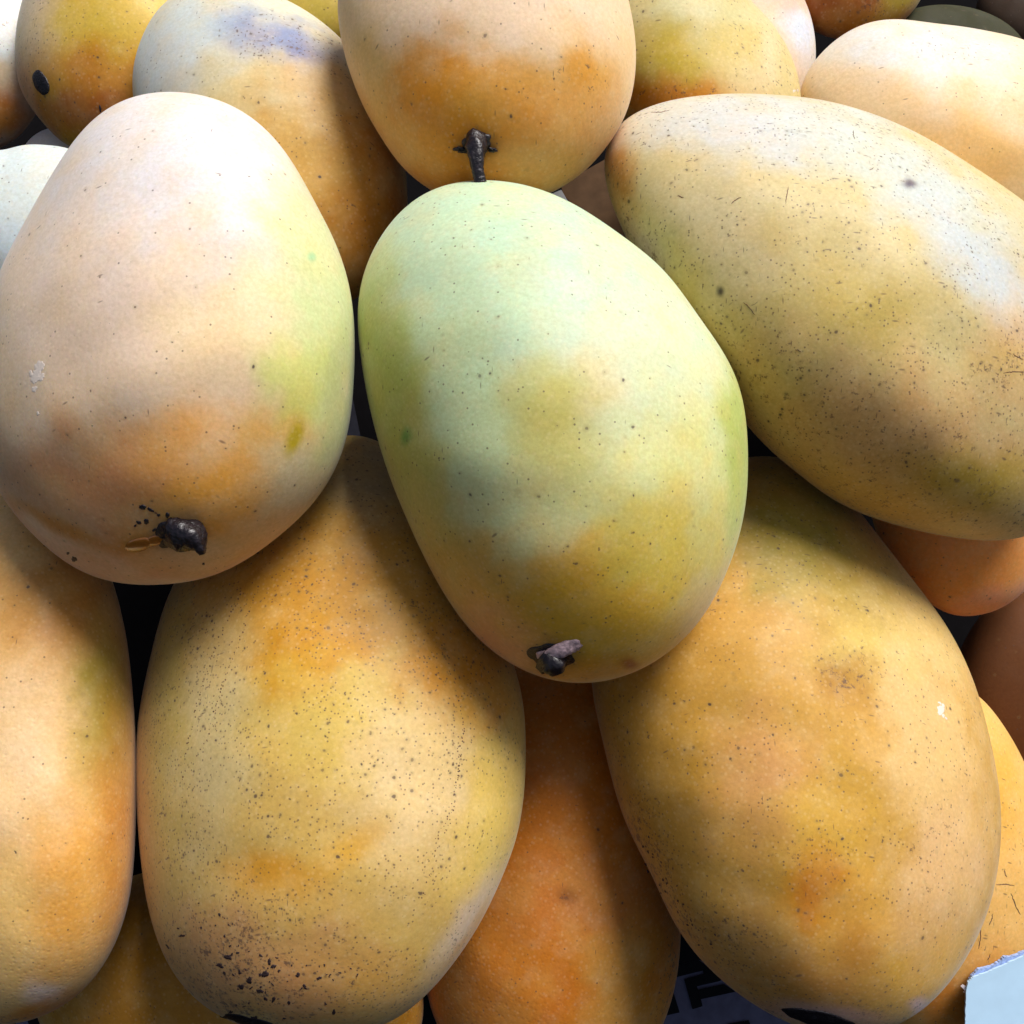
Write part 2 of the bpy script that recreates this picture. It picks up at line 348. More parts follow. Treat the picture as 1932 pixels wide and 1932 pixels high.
mango('left_low', [(20,870),(110,905),(165,985),(200,1060),(222,1130),(238,1200),(250,1300),(256,1400),(258,1500),(254,1600),(245,1691),(222,1768),(185,1836),(135,1886),(75,1918),(0,1934),(-80,1920),(-150,1870),(-205,1780),(-235,1660),(-250,1520),(-250,1380),(-235,1220),(-200,1080),(-140,960),(-70,890)],
      260, (0.0, -0.2), (320, 100), 'DCB278',
      [(40,1430,110,160,0,'E6C8A0',.85),(190,1310,50,150,0,'9C8A3C',.85),(100,1130,130,90,0,'B47E3E',.8),(130,1690,80,170,5,'D0964A',.8),(220,1600,35,260,0,'B4701E',.6),(10,1750,60,130,0,'E2BC78',.7),(82,1878,34,26,10,'DEC6B6',.9),(90,1905,120,22,-15,'C27414',.85)],
      [(20,1926,40,9,-8,(.2,.2,1.0))], SKIN_ROUGH, 'long mango cut off by the left edge below the pale peach one', spk=(.035,.01,.0))
mango('orange_low', [(1060,1185),(1130,1215),(1185,1300),(1230,1420),(1262,1540),(1281,1660),(1284,1766),(1279,1830),(1266,1890),(1248,1940),(1190,2040),(1110,2105),(1010,2110),(920,2060),(855,1985),(815,1910),(800,1830),(798,1730),(805,1620),(830,1500),(870,1370),(920,1270),(990,1205)],
      240, (0.0, -0.2), (320, 100), 'CC823E',
      [(1170,1850,90,150,0,'D09A54',.85),(1065,1880,45,120,0,'C4702A',.6),(980,1800,90,150,0,'C07C3C',.7),(1000,1400,130,130,0,'BC7030',.6),(1100,1700,150,70,0,'C8824C',.6),(1245,1800,25,140,10,'C07A24',.7),(1072,1690,18,14,20,'7C3C10',.6)],
      [(1072,1692,14,12,0,(.1,.1,.7)),(1262,1860,14,120,12,(.3,.3,.85))], SKIN_ROUGH, 'deep orange mango wedged between the two lower mangoes', spk=(.03,.01,.0))
mango('olive_low', ell(430,1880,370,250,5), 200, (0, -0.1), (200, 60), 'B07C24', [(600,1900,120,80,0,'B08A34',.7)], [], SKIN_ROUGH,
      'shaded brown mango lying deep at the bottom left, under the speckled one', spk=(.05,.01,.1))
mango('orange_right', [(1700,790),(1800,760),(1900,765),(1970,810),(2010,880),(2010,960),(1985,1040),(1940,1108),(1891,1146),(1841,1161),(1790,1158),(1745,1130),(1700,1085),(1655,1010),(1640,930),(1655,850)],
      180, (0, -0.1), (200, 70), 'FAA464', [(1800,1090,120,60,0,'F89C58',.7),(1880,1130,80,20,-15,'E0A080',.6)], [], SKIN,
      'bright orange mango end peeping out beneath the speckled mango at right', spk=(.03,.01,.0))
mango('right_low', [(1800,1290),(1845,1312),(1891,1366),(1916,1406),(1940,1455),(1975,1560),(1985,1680),(1965,1800),(1920,1890),(1850,1950),(1780,1965),(1700,1950),(1640,1890),(1600,1780),(1590,1640),(1610,1500),(1660,1380),(1730,1305)],
      190, (0, -0.1), (240, 80), 'DEB06C', [(1800,1900,140,90,0,'C87A34',.85),(1880,1480,50,90,0,'CFA04A',.7)], [(1890,1660,60,120,0,(.1,.35,.3))], SKIN,
      'scratched light mango at lower right, partly hidden behind the golden one', spk=(.06,.10,.0))
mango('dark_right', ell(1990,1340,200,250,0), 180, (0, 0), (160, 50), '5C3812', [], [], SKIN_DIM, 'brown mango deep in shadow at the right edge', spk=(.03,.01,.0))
mango('top_right', [(1510,170),(1536,117),(1566,85),(1606,56),(1651,40),(1696,36),(1746,42),(1816,50),(1891,64),(1945,80),(2030,125),(2100,200),(2130,300),(2100,400),(2020,460),(1900,480),(1780,460),(1660,400),(1560,320),(1512,240)],
      200, (0.0, 0.0), (280, 90), 'E8CFA6',
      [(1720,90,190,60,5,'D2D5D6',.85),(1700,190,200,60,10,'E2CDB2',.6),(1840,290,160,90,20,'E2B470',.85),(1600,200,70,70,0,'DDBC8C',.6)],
      [(1800,90,70,20,5,(.1,.25,.1))], SKIN, 'smooth cream mango at top right behind the large speckled one', spk=(.02,.01,.0))
mango('behind_top', [(1375,-60),(1416,0),(1446,30),(1471,65),(1491,100),(1504,140),(1511,185),(1500,250),(1440,320),(1350,350),(1250,320),(1178,235),(1130,150),(1110,60),(1120,-40),(1180,-120),(1290,-130)],
      180, (0, 0), (240, 80), 'C4B070',
      [(1310,30,170,45,0,'C4C094',.85),(1270,105,65,50,0,'B09A34',.9),(1260,180,130,36,0,'C07A22',.9),(1440,120,60,90,20,'DAC69C',.8),(1380,90,40,60,0,'C0A850',.6)],
      [(1290,172,100,14,-4,(.3,.3,.95)),(1440,90,80,90,0,(.2,.1,.3))], SKIN, 'olive and amber mango behind the top centre one, to its right', spk=(.08,.02,.0))
mango('pale_behind', ell(1425,90,114,170,-4), 110, (0, 0), (140, 50), 'E4CCB0', [(1510,60,26,60,-15,'D0D8E6',.9),(1480,0,60,20,0,'CFA088',.6)], [], SKIN,
      'pale mango showing as a sliver right of the olive and amber one', spk=(.04,.02,.0))
mango('blue_bruise', [(300,15),(335,-12),(390,-30),(460,-30),(545,2),(600,36),(655,85),(710,160),(748,250),(768,350),(760,440),(720,520),(650,575),(560,590),(450,540),(350,430),(285,310),(256,210),(250,150),(262,85)],
      220, (0.0, -0.1), (320, 96), 'D2C090',
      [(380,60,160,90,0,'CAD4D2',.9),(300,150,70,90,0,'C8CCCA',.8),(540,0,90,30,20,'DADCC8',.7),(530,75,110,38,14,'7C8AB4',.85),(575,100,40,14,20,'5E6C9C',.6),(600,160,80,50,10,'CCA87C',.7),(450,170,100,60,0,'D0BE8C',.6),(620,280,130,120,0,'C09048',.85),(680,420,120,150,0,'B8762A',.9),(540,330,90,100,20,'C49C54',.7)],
      [(540,80,100,40,14,(.6,.4,.7)),(620,230,70,50,0,(.18,.02,.0))], SKIN, 'pale mango at top left with a bluish grey bruise', spk=(.06,.03,.0))
mango('black_scar', [(42,0),(30,60),(29,115),(38,165),(60,205),(98,250),(135,278),(190,285),(255,262),(310,210),(345,130),(350,40),(320,-50),(260,-110),(190,-135),(120,-120),(70,-70)],
      150, (0, 0), (260, 80), 'C6A44C',
      [(60,30,50,100,0,'CCB8A0',.85),(210,50,120,60,0,'C4A850',.8),(180,130,120,40,5,'B8761C',.8),(170,220,160,70,0,'A85E14',.9),(300,0,50,40,0,'D8C078',.7),(45,170,25,60,-20,'CC9068',.8)],
      [(90,90,50,60,0,(.35,.2,.3)),(170,220,120,60,0,(.1,.05,.4))], SKIN, 'amber mango at top left with an oval black stem scar', spk=(.08,.03,.0))
mango('yellow_behind', ell(590,-20,110,130,0), 110, (0, 0), (100, 36), 'C2AE5A', [], [], SKIN, 'small wedge of yellow mango at the top edge between two paler ones', spk=(.08,.02,.0))
mango('far_corner', ell(-30,100,125,185,0), 130, (0, 0), (160, 50), 'C6CECC', [(-10,210,110,80,0,'B86C1C',.95),(10,40,30,50,0,'EFF3F4',.8),(0,135,60,26,0,'CDB890',.6)], [], SKIN,  # whitish base and top patch paint a highlight over the orange
      'orange mango in the top left corner with a pale highlight painted on top', spk=(.03,.01,.0))
mango('left_white', [(-60,285),(0,284),(45,273),(85,274),(140,284),(190,330),(210,420),(190,520),(120,600),(20,630),(-80,600),(-140,520),(-150,420),(-120,330)],
      150, (0, 0), (180, 60), 'C6D0CE', [(20,470,90,60,0,'BECAD0',.8),(0,560,100,60,0,'D8CBB4',.8)], [], SKIN, 'whitish mango at the left edge beside the pale peach one', spk=(.03,.01,.0))
mango('tiny_pale', ell(120,300,80,62,0), 60, (0, 0), (80, 30), 'DCD0C8', [], [], SKIN, 'little pale mango tip seen between the white and the amber mangoes at left', spk=(.02,.01,.0))
mango('far_orange', ell(1605,-70,150,146,0), 140, (0, 0), (160, 50), '9C5C18', [(1700,10,50,30,-30,'A8983C',.85),(1640,40,60,30,0,'C08440',.6)], [(1680,0,60,24,-20,(.4,.3,.9))], SKIN,
      'dark orange mango at the top edge, right of the pale sliver', spk=(.06,.02,.0))
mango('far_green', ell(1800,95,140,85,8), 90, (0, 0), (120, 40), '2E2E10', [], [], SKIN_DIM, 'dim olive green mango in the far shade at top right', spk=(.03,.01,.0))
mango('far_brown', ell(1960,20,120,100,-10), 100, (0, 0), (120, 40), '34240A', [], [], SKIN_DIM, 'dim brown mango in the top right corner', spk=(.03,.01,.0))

ORDER = ['centre', 'left', 'right', 'top', 'lower_left', 'lower_right', 'left_low', 'blue_bruise', 'left_white', 'top_right', 'behind_top', 'orange_right', 'orange_low', 'black_scar',
         'right_low', 'far_corner', 'tiny_pale', 'olive_low', 'dark_right', 'pale_behind', 'yellow_behind', 'far_orange', 'far_green', 'far_brown']
# let every mango come to rest against those lying over it: the nearest depth that does not cut into them
gx, gy = np.meshgrid(np.arange(-300, 2300, 14.0), np.arange(-300, 2200, 14.0))
placed = []
for k in ORDER:
    b = M[k]['body']; hb = b.h(gx, gy); mb = b.mid(gx, gy); Z = M[k]['zmin'] + b.T
    for p in placed:
        q = M[p]['body']
        ok = ~np.isnan(hb) & ~np.isnan(M[p]['hg'])
        if ok.sum() < 2: continue
        back = q.Z + M[p]['mg'] + 0.92 * M[p]['hg']
        need = (back - mb + hb)[ok].max() - 10
        Z = max(Z, need)
    b.Z = Z; M[k]['hg'] = hb; M[k]['mg'] = mb; placed.append(k)
if '--' in __import__('sys').argv and False: pass
DEBUG_Z = {k: round(float(M[k]['body'].Z)) for k in ORDER}
print('DEPTHS', DEBUG_Z)

def blend(xy, P, seed, base, patches):
    n1 = waves(P, seed, 0.018, 4); n2 = waves(P, seed + 7, 0.018, 4)
    col = np.tile(base, (len(xy), 1))
    for i, (cx, cy, rx, ry, rot, val, st) in enumerate(patches):
        amp = min(rx, ry) * 0.30
        dx = xy[:, 0] - cx + n1 * amp; dy = xy[:, 1] - cy + n2 * amp
        c, s = math.cos(R(rot)), math.sin(R(rot))
        a = (dx * c + dy * s) / rx; b_ = (-dx * s + dy * c) / ry
        r = np.sqrt(a * a + b_ * b_)
        t = np.clip((1.75 - r) / 1.55, 0, 1); wgt = (t * t * (3 - 2 * t) * st)[:, None]
        col = col * (1 - wgt) + np.asarray(val)[None] * wgt
    return col

OBJ = {}
for idx, k in enumerate(ORDER):
    m = M[k]; b = m['body']; nt_, nf = m['res']; nb = max(16, nf // 3)
    th = np.linspace(-np.pi, np.pi, nt_, endpoint=False); r = b.radius(th)
    xs, ys, sg = [], [], []
    rings = [('f', math.sin(p)) for p in np.linspace(0, np.pi / 2, nf + 1)[1:]] + [('b', math.sin(p)) for p in np.linspace(np.pi / 2, 0, nb + 1)[1:-1]]
    X = [b.c[0]]; Y = [b.c[1]]; G = [-1.0]
    for side, s in rings:
        X += list(b.c[0] + r * np.cos(th) * s); Y += list(b.c[1] + r * np.sin(th) * s); G += [-1.0 if side == 'f' else 0.92] * nt_
    X.append(b.c[0]); Y.append(b.c[1]); G.append(0.92)
    X, Y, G = map(np.array, (X, Y, G))
    h = b.h(X, Y); h = np.where(np.isnan(h), 0, h)
    edge = np.array([1.0] + [1.0 if s < 0.9999 else 0.0 for _, s in rings for _ in range(nt_)] + [1.0])
    h = h * edge
    P0 = W(X, Y, b.Z + b.mid(X, Y) + G * h)
    lump = waves(P0, 100 + idx, 0.035, 2)
    h2 = h * (1 + 0.014 * lump)
    P = W(X, Y, b.Z + b.mid(X, Y) + G * h2)
    faces = []
    nr = len(rings)
    i = np.arange(nt_); j = (i + 1) % nt_
    quads = []
    for q in range(nr - 1):
        a0 = 1 + q * nt_; a1 = a0 + nt_
        quads.append(np.stack([a0 + i, a1 + i, a1 + j, a0 + j], 1))
    quads = np.concatenate(quads)[:, ::-1]
    tri0 = np.stack([0 * i, 1 + i, 1 + j], 1)[:, ::-1]
    last = 1 + (nr - 1) * nt_
    tri1 = np.stack([last + i, 0 * i + len(X) - 1, last + j], 1)[:, ::-1]
    faces = quads.tolist() + tri0.tolist() + tri1.tolist()
    xy = np.stack([X, Y], 1)
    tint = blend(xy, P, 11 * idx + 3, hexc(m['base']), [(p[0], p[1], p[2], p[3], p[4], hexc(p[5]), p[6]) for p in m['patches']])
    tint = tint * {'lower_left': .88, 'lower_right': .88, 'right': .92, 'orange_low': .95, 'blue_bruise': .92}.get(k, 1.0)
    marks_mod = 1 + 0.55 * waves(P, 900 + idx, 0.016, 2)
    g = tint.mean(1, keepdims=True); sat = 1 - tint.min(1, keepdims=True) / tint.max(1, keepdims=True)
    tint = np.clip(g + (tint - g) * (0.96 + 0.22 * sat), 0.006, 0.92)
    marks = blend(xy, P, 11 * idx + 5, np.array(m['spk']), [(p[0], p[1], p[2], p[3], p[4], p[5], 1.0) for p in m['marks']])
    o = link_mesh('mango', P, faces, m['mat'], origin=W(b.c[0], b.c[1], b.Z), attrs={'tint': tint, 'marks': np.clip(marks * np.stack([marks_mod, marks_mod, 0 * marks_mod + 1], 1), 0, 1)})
    tag(o, m['label'], 'mango', 'mangoes heaped in the fruit carton')
    OBJ[k] = o

def skin_front(k, x, y):
    """depth of the finished skin (with its gentle lumps) at x,y"""
    b = M[k]['body']; x = np.atleast_1d(np.asarray(x, float)); y = np.atleast_1d(np.asarray(y, float))
    h = b.h(x, y); hh = np.where(np.isnan(h), 0, h); m_ = b.mid(x, y)
    lump = waves(W(x, y, b.Z + m_ - hh), 100 + ORDER.index(k), 0.035, 2)
    return b.Z + m_ - h * (1 + 0.014 * lump)

# ------------------------------------------------------------------ things that grow on a mango
def surf(k, x, y, lift=0.0):
    return W(x, y, skin_front(k, x, y)[0] - lift)

def blob(name, k, cx, cy, rx, ry, rot, mat, height=6, seed=1, rag=0.18, rings=7, n=40, under=4, label=None):
    """a raised irregular crust or drop following the skin"""
    rng = np.random.RandomState(seed)
    ph = rng.uniform(0, 6.28, 8); am = rng.uniform(0.3, 1, 8) / (1 + np.arange(8)) ** 0.6
    V = []; FC = []
    t = np.linspace(0, 2 * np.pi, n, endpoint=False)
    rad = 1 + rag * sum(am[i] * np.sin((i + 2) * t + ph[i]) for i in range(8)) / 1.5
    c, s = math.cos(R(rot)), math.sin(R(rot))
    X = [cx]; Y = [cy]; H = [height]
    for q in range(1, rings + 1):
        f = q / rings
        a, b_ = rx * rad * np.cos(t) * f, ry * rad * np.sin(t) * f
        X += list(cx + a * c - b_ * s); Y += list(cy + a * s + b_ * c)
        H += list(height * math.sqrt(max(0, 1 - f ** 2.2)) * (1 + 0.25 * rng.uniform(-1, 1, n) * (rag > 0.05)) - (under if q == rings else 0))
    b = M[k]['body']; X = np.array(X); Y = np.array(Y)
    Z = skin_front(k, X, Y)
    Z = np.where(np.isnan(Z), b.Z + b.mid(X, Y), Z)
    V = W(X, Y, Z - np.array(H))
    for i in range(n): FC.append((0, 1 + (i + 1) % n, 1 + i))
    for q in range(rings - 1):
        for i in range(n):
            a0 = 1 + q * n; j = (i + 1) % n
            FC.append((a0 + i, a0 + j, a0 + n + j, a0 + n + i))
    o = link_mesh(name, V, FC, mat, parent=OBJ[k])
    if label: o['label'] = label
    return o

def twig(name, k, path, radii, mat, seed=1, n=16, label=None, flat=1.0):
    """path: points (x, y, height above the skin at the first point); a rough tapering tube"""
    rng = np.random.RandomState(seed)
    b = M[k]['body']
    z0 = float(skin_front(k, path[0][0], path[0][1])[0])
    pts = np.array([W(x, y, z0 - hh) for x, y, hh in path])
    # resample
    t = np.linspace(0, len(pts) - 1, 26); ps = np.stack([np.interp(t, np.arange(len(pts)), pts[:, i]) for i in range(3)], 1)
    for _ in range(3): ps[1:-1] = (ps[:-2] + 2 * ps[1:-1] + ps[2:]) / 4
    rs = np.interp(t, np.arange(len(pts)), radii) * U
    V, FC = [], []
    ridge = 1 + 0.10 * np.sin(np.arange(n) * 2 * np.pi / n * 4 + 1) + 0.05 * rng.uniform(-1, 1, n)
    for i, p in enumerate(ps):
        d = ps[min(i + 1, 25)] - ps[max(i - 1, 0)]; d /= np.linalg.norm(d)
        a = np.cross(d, [0.3, 0.9, 0.2]); a /= np.linalg.norm(a); c = np.cross(d, a)
        for q in range(n):
            ang = 2 * np.pi * q / n
            rr = rs[i] * ridge[q] * (1 + 0.07 * rng.uniform(-1, 1))
            V.append(p + rr * (a * math.cos(ang) + c * math.sin(ang) * flat))
    for i in range(25):
        for q in range(n):
            j = (q + 1) % n
            FC.append((i * n + q, i * n + j, (i + 1) * n + j, (i + 1) * n + q))
    V.append(ps[0]); V.append(ps[-1])
    e = len(V) - 1
    for q in range(n):
        j = (q + 1) % n
        FC.append((e - 1, j, q)); FC.append((e, 25 * n + q, 25 * n + j))
    o = link_mesh(name, V, FC, mat, parent=OBJ[k])
    if label: o['label'] = label
    return o

# top mango: hanging stem with calyx
blob('calyx', 'top', 900, 271, 29, 24, 0, SCAR, height=9, seed=3, rag=0.22, label='dark rough calyx round the stem')
blob('calyx_lobe', 'top', 869, 283, 13, 7, 10, SCAR, height=8, seed=5, rag=0.4)
blob('calyx_lobe', 'top', 929, 283, 11, 5, 5, SCAR, height=8, seed=6, rag=0.3)
twig('stem', 'top', [(898,262,-4),(898,280,16),(899,300,22),(901,320,22),(904,336,20),(906,345,18)], [24,22,17,14,13.5,14.5], STEM, seed=2, label='glossy dark hanging stem')
# left mango: black conical stub with dark bruise, sap
blob('stem_scar', 'left', 332, 1010, 46, 29, 8, SCAR, height=5, seed=8, rag=0.25)
twig('stem_stub', 'left', [(336,1000,-6),(350,1008,8),(366,1016,18),(378,1034,22),(382,1046,20)], [34,34,27,12,6], STEM, seed=4, label='black glossy stem stub')
blob('sap_drop', 'left', 262, 1028, 27, 13, -14, SAP, height=5, seed=9, rag=0.05, under=.5, label='amber sap drop')
blob('sap_trail', 'left', 294, 1020, 24, 10, -12, SAP, height=3.5, seed=10, rag=0.05, under=.5)
for i, (x, y, a, c, r_) in enumerate([(269,957,9,6,25),(284,962,9,4,25),(299,972,4,4,0),(316,972,6,6,-40),(262,986,7,4,15),(276,984,7,6,30),(291,1000,5,4,-30),(255,992,3,3,0),(140,1055,8,5,40),(305,993,6,3,0),(128,1044,4,3,0),(384,1064,3,3,0)]):
    blob('resin_spot', 'left', x, y, a, c, r_, SCAR, height=1.6, seed=20 + i, rag=0.3, rings=3, n=16, under=2)
GLINT = plain('painted_glint', (0.80, 0.67, 0.55), rough=0.2, nscale=300, var=0.05, bump=0.15, coat=0.8)  # pale flecks that paint white glints of light on the skin
def glints(k, cx, cy, rx, ry, rot, n, seed):
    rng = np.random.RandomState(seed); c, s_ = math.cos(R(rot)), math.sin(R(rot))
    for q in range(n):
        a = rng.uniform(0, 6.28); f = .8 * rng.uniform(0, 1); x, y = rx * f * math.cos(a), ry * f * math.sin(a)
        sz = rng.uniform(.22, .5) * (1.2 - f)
        blob('glint_fleck', k, cx + x * c - y * s_, cy + x * s_ + y * c, max(2, rx * sz), max(3, ry * sz * .7), rot + rng.uniform(-25, 25), GLINT, height=.5, seed=seed + q, rag=.4, rings=4, n=24, under=.8)
glints('left', 70, 706, 20, 46, 12, 12, 300)
glints('left', 72, 780, 6, 14, 12, 1, 330)
# centre mango: pit and peeling stem
blob('stem_pit', 'centre', 1040, 1238, 44, 27, 5, SCAR, height=4, seed=12, rag=0.18)
twig('stem', 'centre', [(1016,1236,6),(1036,1238,20),(1060,1226,30),(1086,1212,30),(1110,1207,22)], [10,17,20,20,13], STEM_DRY, seed=5, label='peeling greyish pink stem', flat=0.7)
twig('stem_base', 'centre', [(1036,1242,4),(1046,1256,16),(1052,1272,16)], [30,27,13], STEM, seed=6)
# amber mango: black oval scar
blob('stem_scar', 'black_scar', 77, 156, 15, 27, -28, SCAR, height=5, seed=14, rag=0.08)
blob('stem_scar', 'black_scar', 189, 205, 3, 9, -8, SCAR, height=2, seed=15, rag=0.2, rings=3, n=14)
# lower left: dark foot, lower right: torn dark foot
blob('stem_scar', 'lower_left', 470, 1927, 52, 10, 12, SCAR, height=4, seed=16, rag=0.25)
blob('stem_scar', 'lower_right', 1545, 1922, 72, 17, 12, SCAR, height=5, seed=17, rag=0.18)
glints('lower_right', 1777, 1337, 13, 26, -25, 9, 350)
glints('behind_top', 1500, 170, 8, 8, 0, 2, 370)
glints('far_corner', 5, 42, 16, 7, 0, 2, 380)
BRUISE = plain('dark_brown_crust', (0.035, 0.018, 0.016), rough=0.6, nscale=1500, var=0.6, bump=0.8)
_r = np.random.RandomState(77)
spots = [(430,1806,9,6,40),(455,1862,8,5,60),(470,1850,9,6,30),(500,1838,10,7,-60),(490,1870,8,5,20),(415,1822,9,5,20),(508,1815,8,4,70),(575,1862,7,4,50),(478,1925,7,12,0)]
for q in range(70):
    cx, cy, sx, sy = [(470,1850,62,34),(520,1905,90,22),(620,1840,60,20),(480,1800,90,30),(400,1740,60,60)][q % 5]
    sz = abs(_r.normal()) * 1.8 + 1.8
    spots.append((cx + _r.normal() * sx * .6, cy + _r.normal() * sy * .6, sz * _r.uniform(.8, 1.5), sz * _r.uniform(.5, .9), _r.uniform(0, 180)))
for i, (x, y, a, c, r_) in enumerate(spots):
    if y < 1935: blob('dark_blotch', 'lower_left', x, y, a, c, r_, BRUISE, height=.9, seed=50 + i, rag=0.45, rings=3, n=16, under=1.2)
for q in range(26):
    f = _r.rand(); x = 1200 + 110 * f + _r.normal() * 10 + 30 * f * f; y = 1570 + 230 * f + _r.normal() * 12
    blob('dark_blotch', 'lower_right', x + 6, y, 2.2 + 2.5 * _r.rand(), 1.5 + 1.5 * _r.rand(), 60, BRUISE, height=.8, seed=200 + q, rag=0.4, rings=2, n=12, under=1)

# ------------------------------------------------------------------ scratches as thin raised scabs on the two scratched mangoes
SCAB = plain('brown_scab', (0.13, 0.065, 0.03), rough=0.7, nscale=1500, var=0.5, bump=0.5)
def scratch(k, x0, y0, x1, y1, wd=1.6, seed=1, bend=1.3):
    n = 14; t = np.linspace(0, 1, n)
    d = np.array([x1 - x0, y1 - y0]); L_ = np.hypot(*d); nrm = np.array([-d[1], d[0]]) / L_
    rng = np.random.RandomState(seed)
    off = bend * np.sin(np.pi * t) * rng.choice([-1, 1]) + rng.uniform(-.7, .7, n)
    cx = x0 + d[0] * t + nrm[0] * off; cy = y0 + d[1] * t + nrm[1] * off
    wv = wd * np.sin(np.pi * np.clip(t * .9 + .05, 0, 1)) ** .5 * rng.uniform(.6, 1.2, n)
    V, FC = [], []
    for i in range(n):
        for s_, l in ((-1, -.5), (0, 1.0), (1, -.5)):
            V.append(surf(k, cx[i] + nrm[0] * wv[i] * s_, cy[i] + nrm[1] * wv[i] * s_, l))
    for i in range(n - 1):
        for s_ in (0, 1):
            a = i * 3 + s_; FC.append((a, a + 1, a + 4, a + 3))
    link_mesh('scratch', np.array(V), FC, SCAB, parent=OBJ[k])
for i, a in enumerate([(1879,1669,1914,1671),(1908,1685,1925,1726),(1873,1724,1866,1746),(1850,1750,1846,1790),(1868,1800,1862,1812),(1895,1640,1900,1655)]): scratch('right_low', *a, seed=i)
for i, a in enumerate([(1893,704,1931,702),(1912,668,1931,678),(1610,246,1613,262),(1488,352,1483,384),(1403,570,1424,594),(1279,368,1290,372),(1380,384,1398,372),(1228,212,1262,208),(1640,320,1648,316),(1500,660,1512,664)]): scratch('right', *a, seed=i + 9, wd=1.3)

def dotted(k, path, step=6.5, r=2.0, jit=1.6, seed=3):
    """a long scratch healed as a row of small dark scabs"""
    rng = np.random.RandomState(seed)
    p = np.array(path, float); L_ = np.r_[0, np.cumsum(np.hypot(*np.diff(p, axis=0).T))]
    V, FC = [], []
    for q in np.arange(0, L_[-1], step):
        if rng.rand() < .22: continue
        q += rng.uniform(-2, 2)
        x = np.interp(q, L_, p[:, 0]) + rng.normal() * jit; y = np.interp(q, L_, p[:, 1]) + rng.normal() * jit
        rr = r * rng.uniform(.45, 1.15); b0 = len(V); V.append(surf(k, x, y, .7))
        for a in range(7):
            V.append(surf(k, x + rr * math.cos(a * .8976) * rng.uniform(.7, 1.2), y + rr * 1.2 * math.sin(a * .8976), -.3))
        for a in range(7): FC.append((b0, b0 + 1 + (a + 1) % 7, b0 + 1 + a))
    link_mesh('dotted_scratch', np.array(V), FC, SCAB, parent=OBJ[k])
dotted('lower_left', [(865,1316),(875,1374),(862,1474),(850,1549),(820,1614),(795,1699)], seed=1)
dotted('lower_left', [(860,1400),(868,1440),(856,1500),(838,1556),(822,1590)], seed=2)
dotted('lower_left', [(487,1109),(455,1200),(432,1258),(412,1324),(395,1384),(372,1430)], seed=3)
dotted('lower_left', [(455,1120),(420,1190),(392,1260),(372,1330),(350,1420),(340,1520)], seed=4)

# ------------------------------------------------------------------ the carton they lie in, and a dark panel added behind the heap
GAP_DARK = plain('gap_shade_black', (0.004, 0.0035, 0.004), spec=0.05, rough=0.9, nscale=260, var=0.12, bump=0.15)  # near-black colour stands in for the shade between the mangoes
INK = plain('black_print', (0.004, 0.004, 0.005), spec=0.1, rough=0.6, nscale=500, var=0.3, bump=0.1)
BROWN = plain('brown_cardboard', (0.20, 0.11, 0.055), rough=0.85, nscale=220, var=0.2, bump=0.3)
ZB = max(DEBUG_Z.values())
Zp = 3110.0; PC = (1220, 1850); PT = (0, -0.33)
def slab(name, pts, Z, tilt, thick, mat, parent=None, c=None):
    """flat sheet of the given outline with real thickness; tilt = dZ/dx, dZ/dy about c"""
    pts = np.asarray(pts, float)
    if c is None: c = pts.mean(0)
    Zs = Z + tilt[0] * (pts[:, 0] - c[0]) + tilt[1] * (pts[:, 1] - c[1])
    # a plane in space seen in perspective: 1/Z is linear across the view
    inv = 1 / Z - (tilt[0] * (pts[:, 0] - c[0]) + tilt[1] * (pts[:, 1] - c[1])) / Z ** 2
    Zs = 1 / inv
    Fp = W(pts[:, 0], pts[:, 1], Zs)
    nrm = np.cross(Fp[1] - Fp[0], Fp[2] - Fp[0]); nrm /= np.linalg.norm(nrm)
    view = Fp[0] - np.array(cam.location)
    if nrm @ view < 0: nrm = -nrm
    Bp = Fp + nrm * thick * U
    n = len(pts)
    FC = [tuple(range(n)), tuple(range(2 * n - 1, n - 1, -1))] + [(i, n + i, n + (i + 1) % n, (i + 1) % n) for i in range(n)]
    return link_mesh(name, np.concatenate([Fp, Bp]), FC, mat, parent=parent, smooth=False)
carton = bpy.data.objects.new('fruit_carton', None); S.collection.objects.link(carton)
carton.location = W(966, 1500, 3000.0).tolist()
tag(carton, 'printed grey carton under the heap, its black letters showing in the bottom gaps, plus an added black panel standing in for gap shade', 'carton')
backing = slab('added_backing_panel', [(-900, -900), (2900, -900), (2900, 2250), (-900, 2250)], Zp, PT, 30, GAP_DARK, carton, PC)  # slanted sheet added behind the heap, blocks back light and keeps gaps dark
def ink(px, py):
    return [((1240 + x / 5.367) / 1.06, (1840 + y / 5.367) / 1.06) for x, y in zip(px, py)]
GREY = plain('grey_print', (0.12, 0.115, 0.17), rough=0.85, spec=0.15, nscale=300, var=0.15, bump=0.1)
slab('grey_printed_area', [(1180, 1770), (1520, 1770), (1560, 1990), (1130, 1990)], Zp - 4, PT, 2, GREY, carton, PC)
slab('grey_printed_area', [(30, 1895), (70, 1895), (75, 1990), (30, 1990)], Zp - 4, PT, 2, GREY, carton, PC)
letters = [
    ([560, 870, 900, 840, 560], [150, 150, 440, 425, 500]),
    ([520, 840, 960, 900, 890, 560], [520, 425, 520, 590, 543, 625]),
    ([690, 900, 960, 1100, 1062, 825, 838, 1120, 1240, 868, 886, 778], [640, 582, 520, 640, 658, 712, 750, 690, 770, 850, 925, 958]),
    ([480, 568, 640, 470], [740, 760, 992, 1030]),
    ([1150, 1385, 1410, 1160], [1118, 1078, 1180, 1190])]
for px, py in letters:
    slab('printed_letter', ink(px, py), Zp - 9, PT, 2, INK, carton, PC)
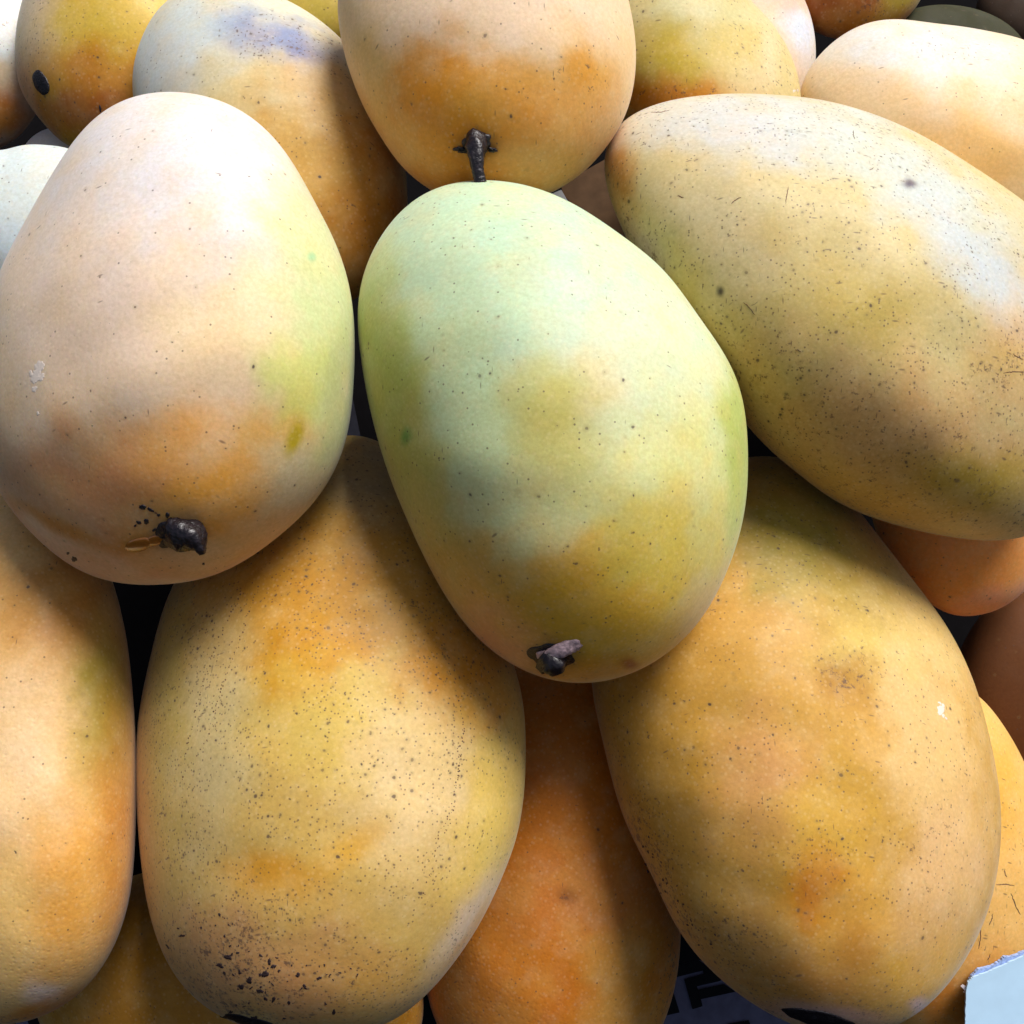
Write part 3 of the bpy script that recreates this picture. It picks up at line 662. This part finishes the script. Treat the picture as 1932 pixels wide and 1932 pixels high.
slab('grey_printed_area', [(640, 1700), (712, 1700), (712, 980), (655, 700), (640, 700)][::-1], Zp - 4, PT, 2, plain('dark_grey_print', (0.02, 0.02, 0.028), rough=0.9, spec=0.1), carton, PC)
slab('printed_letter', [(740, 1870), (812, 1860), (850, 1960), (770, 1990)], Zp - 9, PT, 2, INK, carton, PC)
slab('printed_letter', [(52, 1926), (95, 1900), (140, 1990), (70, 1990)], Zp - 9, PT, 2, INK, carton, PC)

# pale sliver and brown flap in the gap under the top mango
zt = M['top']['body'].Z + 60
flap = slab('cardboard_flap', [(1058, 345), (1090, 330), (1230, 250), (1300, 560), (1180, 560), (1078, 384), (1062, 366)], zt + 240, (-0.3, 0.2), 14, BROWN)
tag(flap, 'dark brown cardboard flap in the gap between the top and right mangoes', 'cardboard')
LIGHT = plain('light_card', (0.55, 0.56, 0.60), rough=0.7, nscale=300, var=0.1)
sliver = slab('cardboard_scrap', [(1010, 380), (1039, 366), (1059, 358), (1067, 372), (1084, 400), (1040, 420)], zt + 190, (0, 0), 12, LIGHT)
tag(sliver, 'tiny light grey cardboard corner just above the green mango', 'cardboard')

# torn pale blue card at the lower right
BLUE = plain('pale_blue_card', (0.50, 0.72, 0.90), rough=0.65, nscale=160, var=0.04, bump=0.15)
BLUEC = plain('torn_card_core', (0.30, 0.42, 0.72), rough=0.9, nscale=900, var=0.25, bump=0.9)
rng = np.random.RandomState(4)
edge = [(1820.4, 1940), (1822, 1902), (1823, 1870), (1826.4, 1853), (1836, 1844), (1868, 1832), (1900, 1818), (1938, 1800), (1990, 1776)]
def rag(e, amp, n=9):
    out = []
    for (a, b_), (c, d) in zip(e[:-1], e[1:]):
        for t in np.linspace(0, 1, n, endpoint=False):
            out.append((a + (c - a) * t + rng.uniform(-amp, amp), b_ + (d - b_) * t + rng.uniform(-amp, amp)))
    return out
card = bpy.data.objects.new('torn_card', None); S.collection.objects.link(card)
zc = 0
for kk in ('lower_right', 'right_low'):
    hh = M[kk]['body']
    zc = max(zc, 0)
ZC = float(np.nanmin(M['right_low']['body'].front(*np.meshgrid(np.arange(1822., 1980, 6), np.arange(1800., 1960, 6))))) - 20
card.location = W(1900, 1880, ZC).tolist()
tag(card, 'torn pale blue card sticking up in the bottom right corner', 'card')
front = rag(edge, 0.7)
slab('card_face', front + [(1990, 2000), (1818, 2000)], ZC, (0.0, 0.0), 6, BLUE, card)
back_edge = [(1830, 1880), (1829, 1850), (1834, 1842), (1845, 1830), (1868, 1824), (1888, 1814), (1895, 1806), (1908, 1806), (1938, 1793), (1990, 1765)]
slab('torn_edge', rag(back_edge, 0.9) + [(1990, 1900), (1840, 1940)], ZC + 9, (0.0, 0.0), 10, BLUEC, card)
slab('paper_shred', [(1822, 1872), (1818, 1866), (1813, 1861), (1817, 1858), (1824, 1862), (1827, 1868), (1826, 1874), (1818, 1872)], ZC + 8, (0, 0), 3, plain('torn_fibre', (.75, .68, .72), nscale=900), card)
print('CARD', ZC)
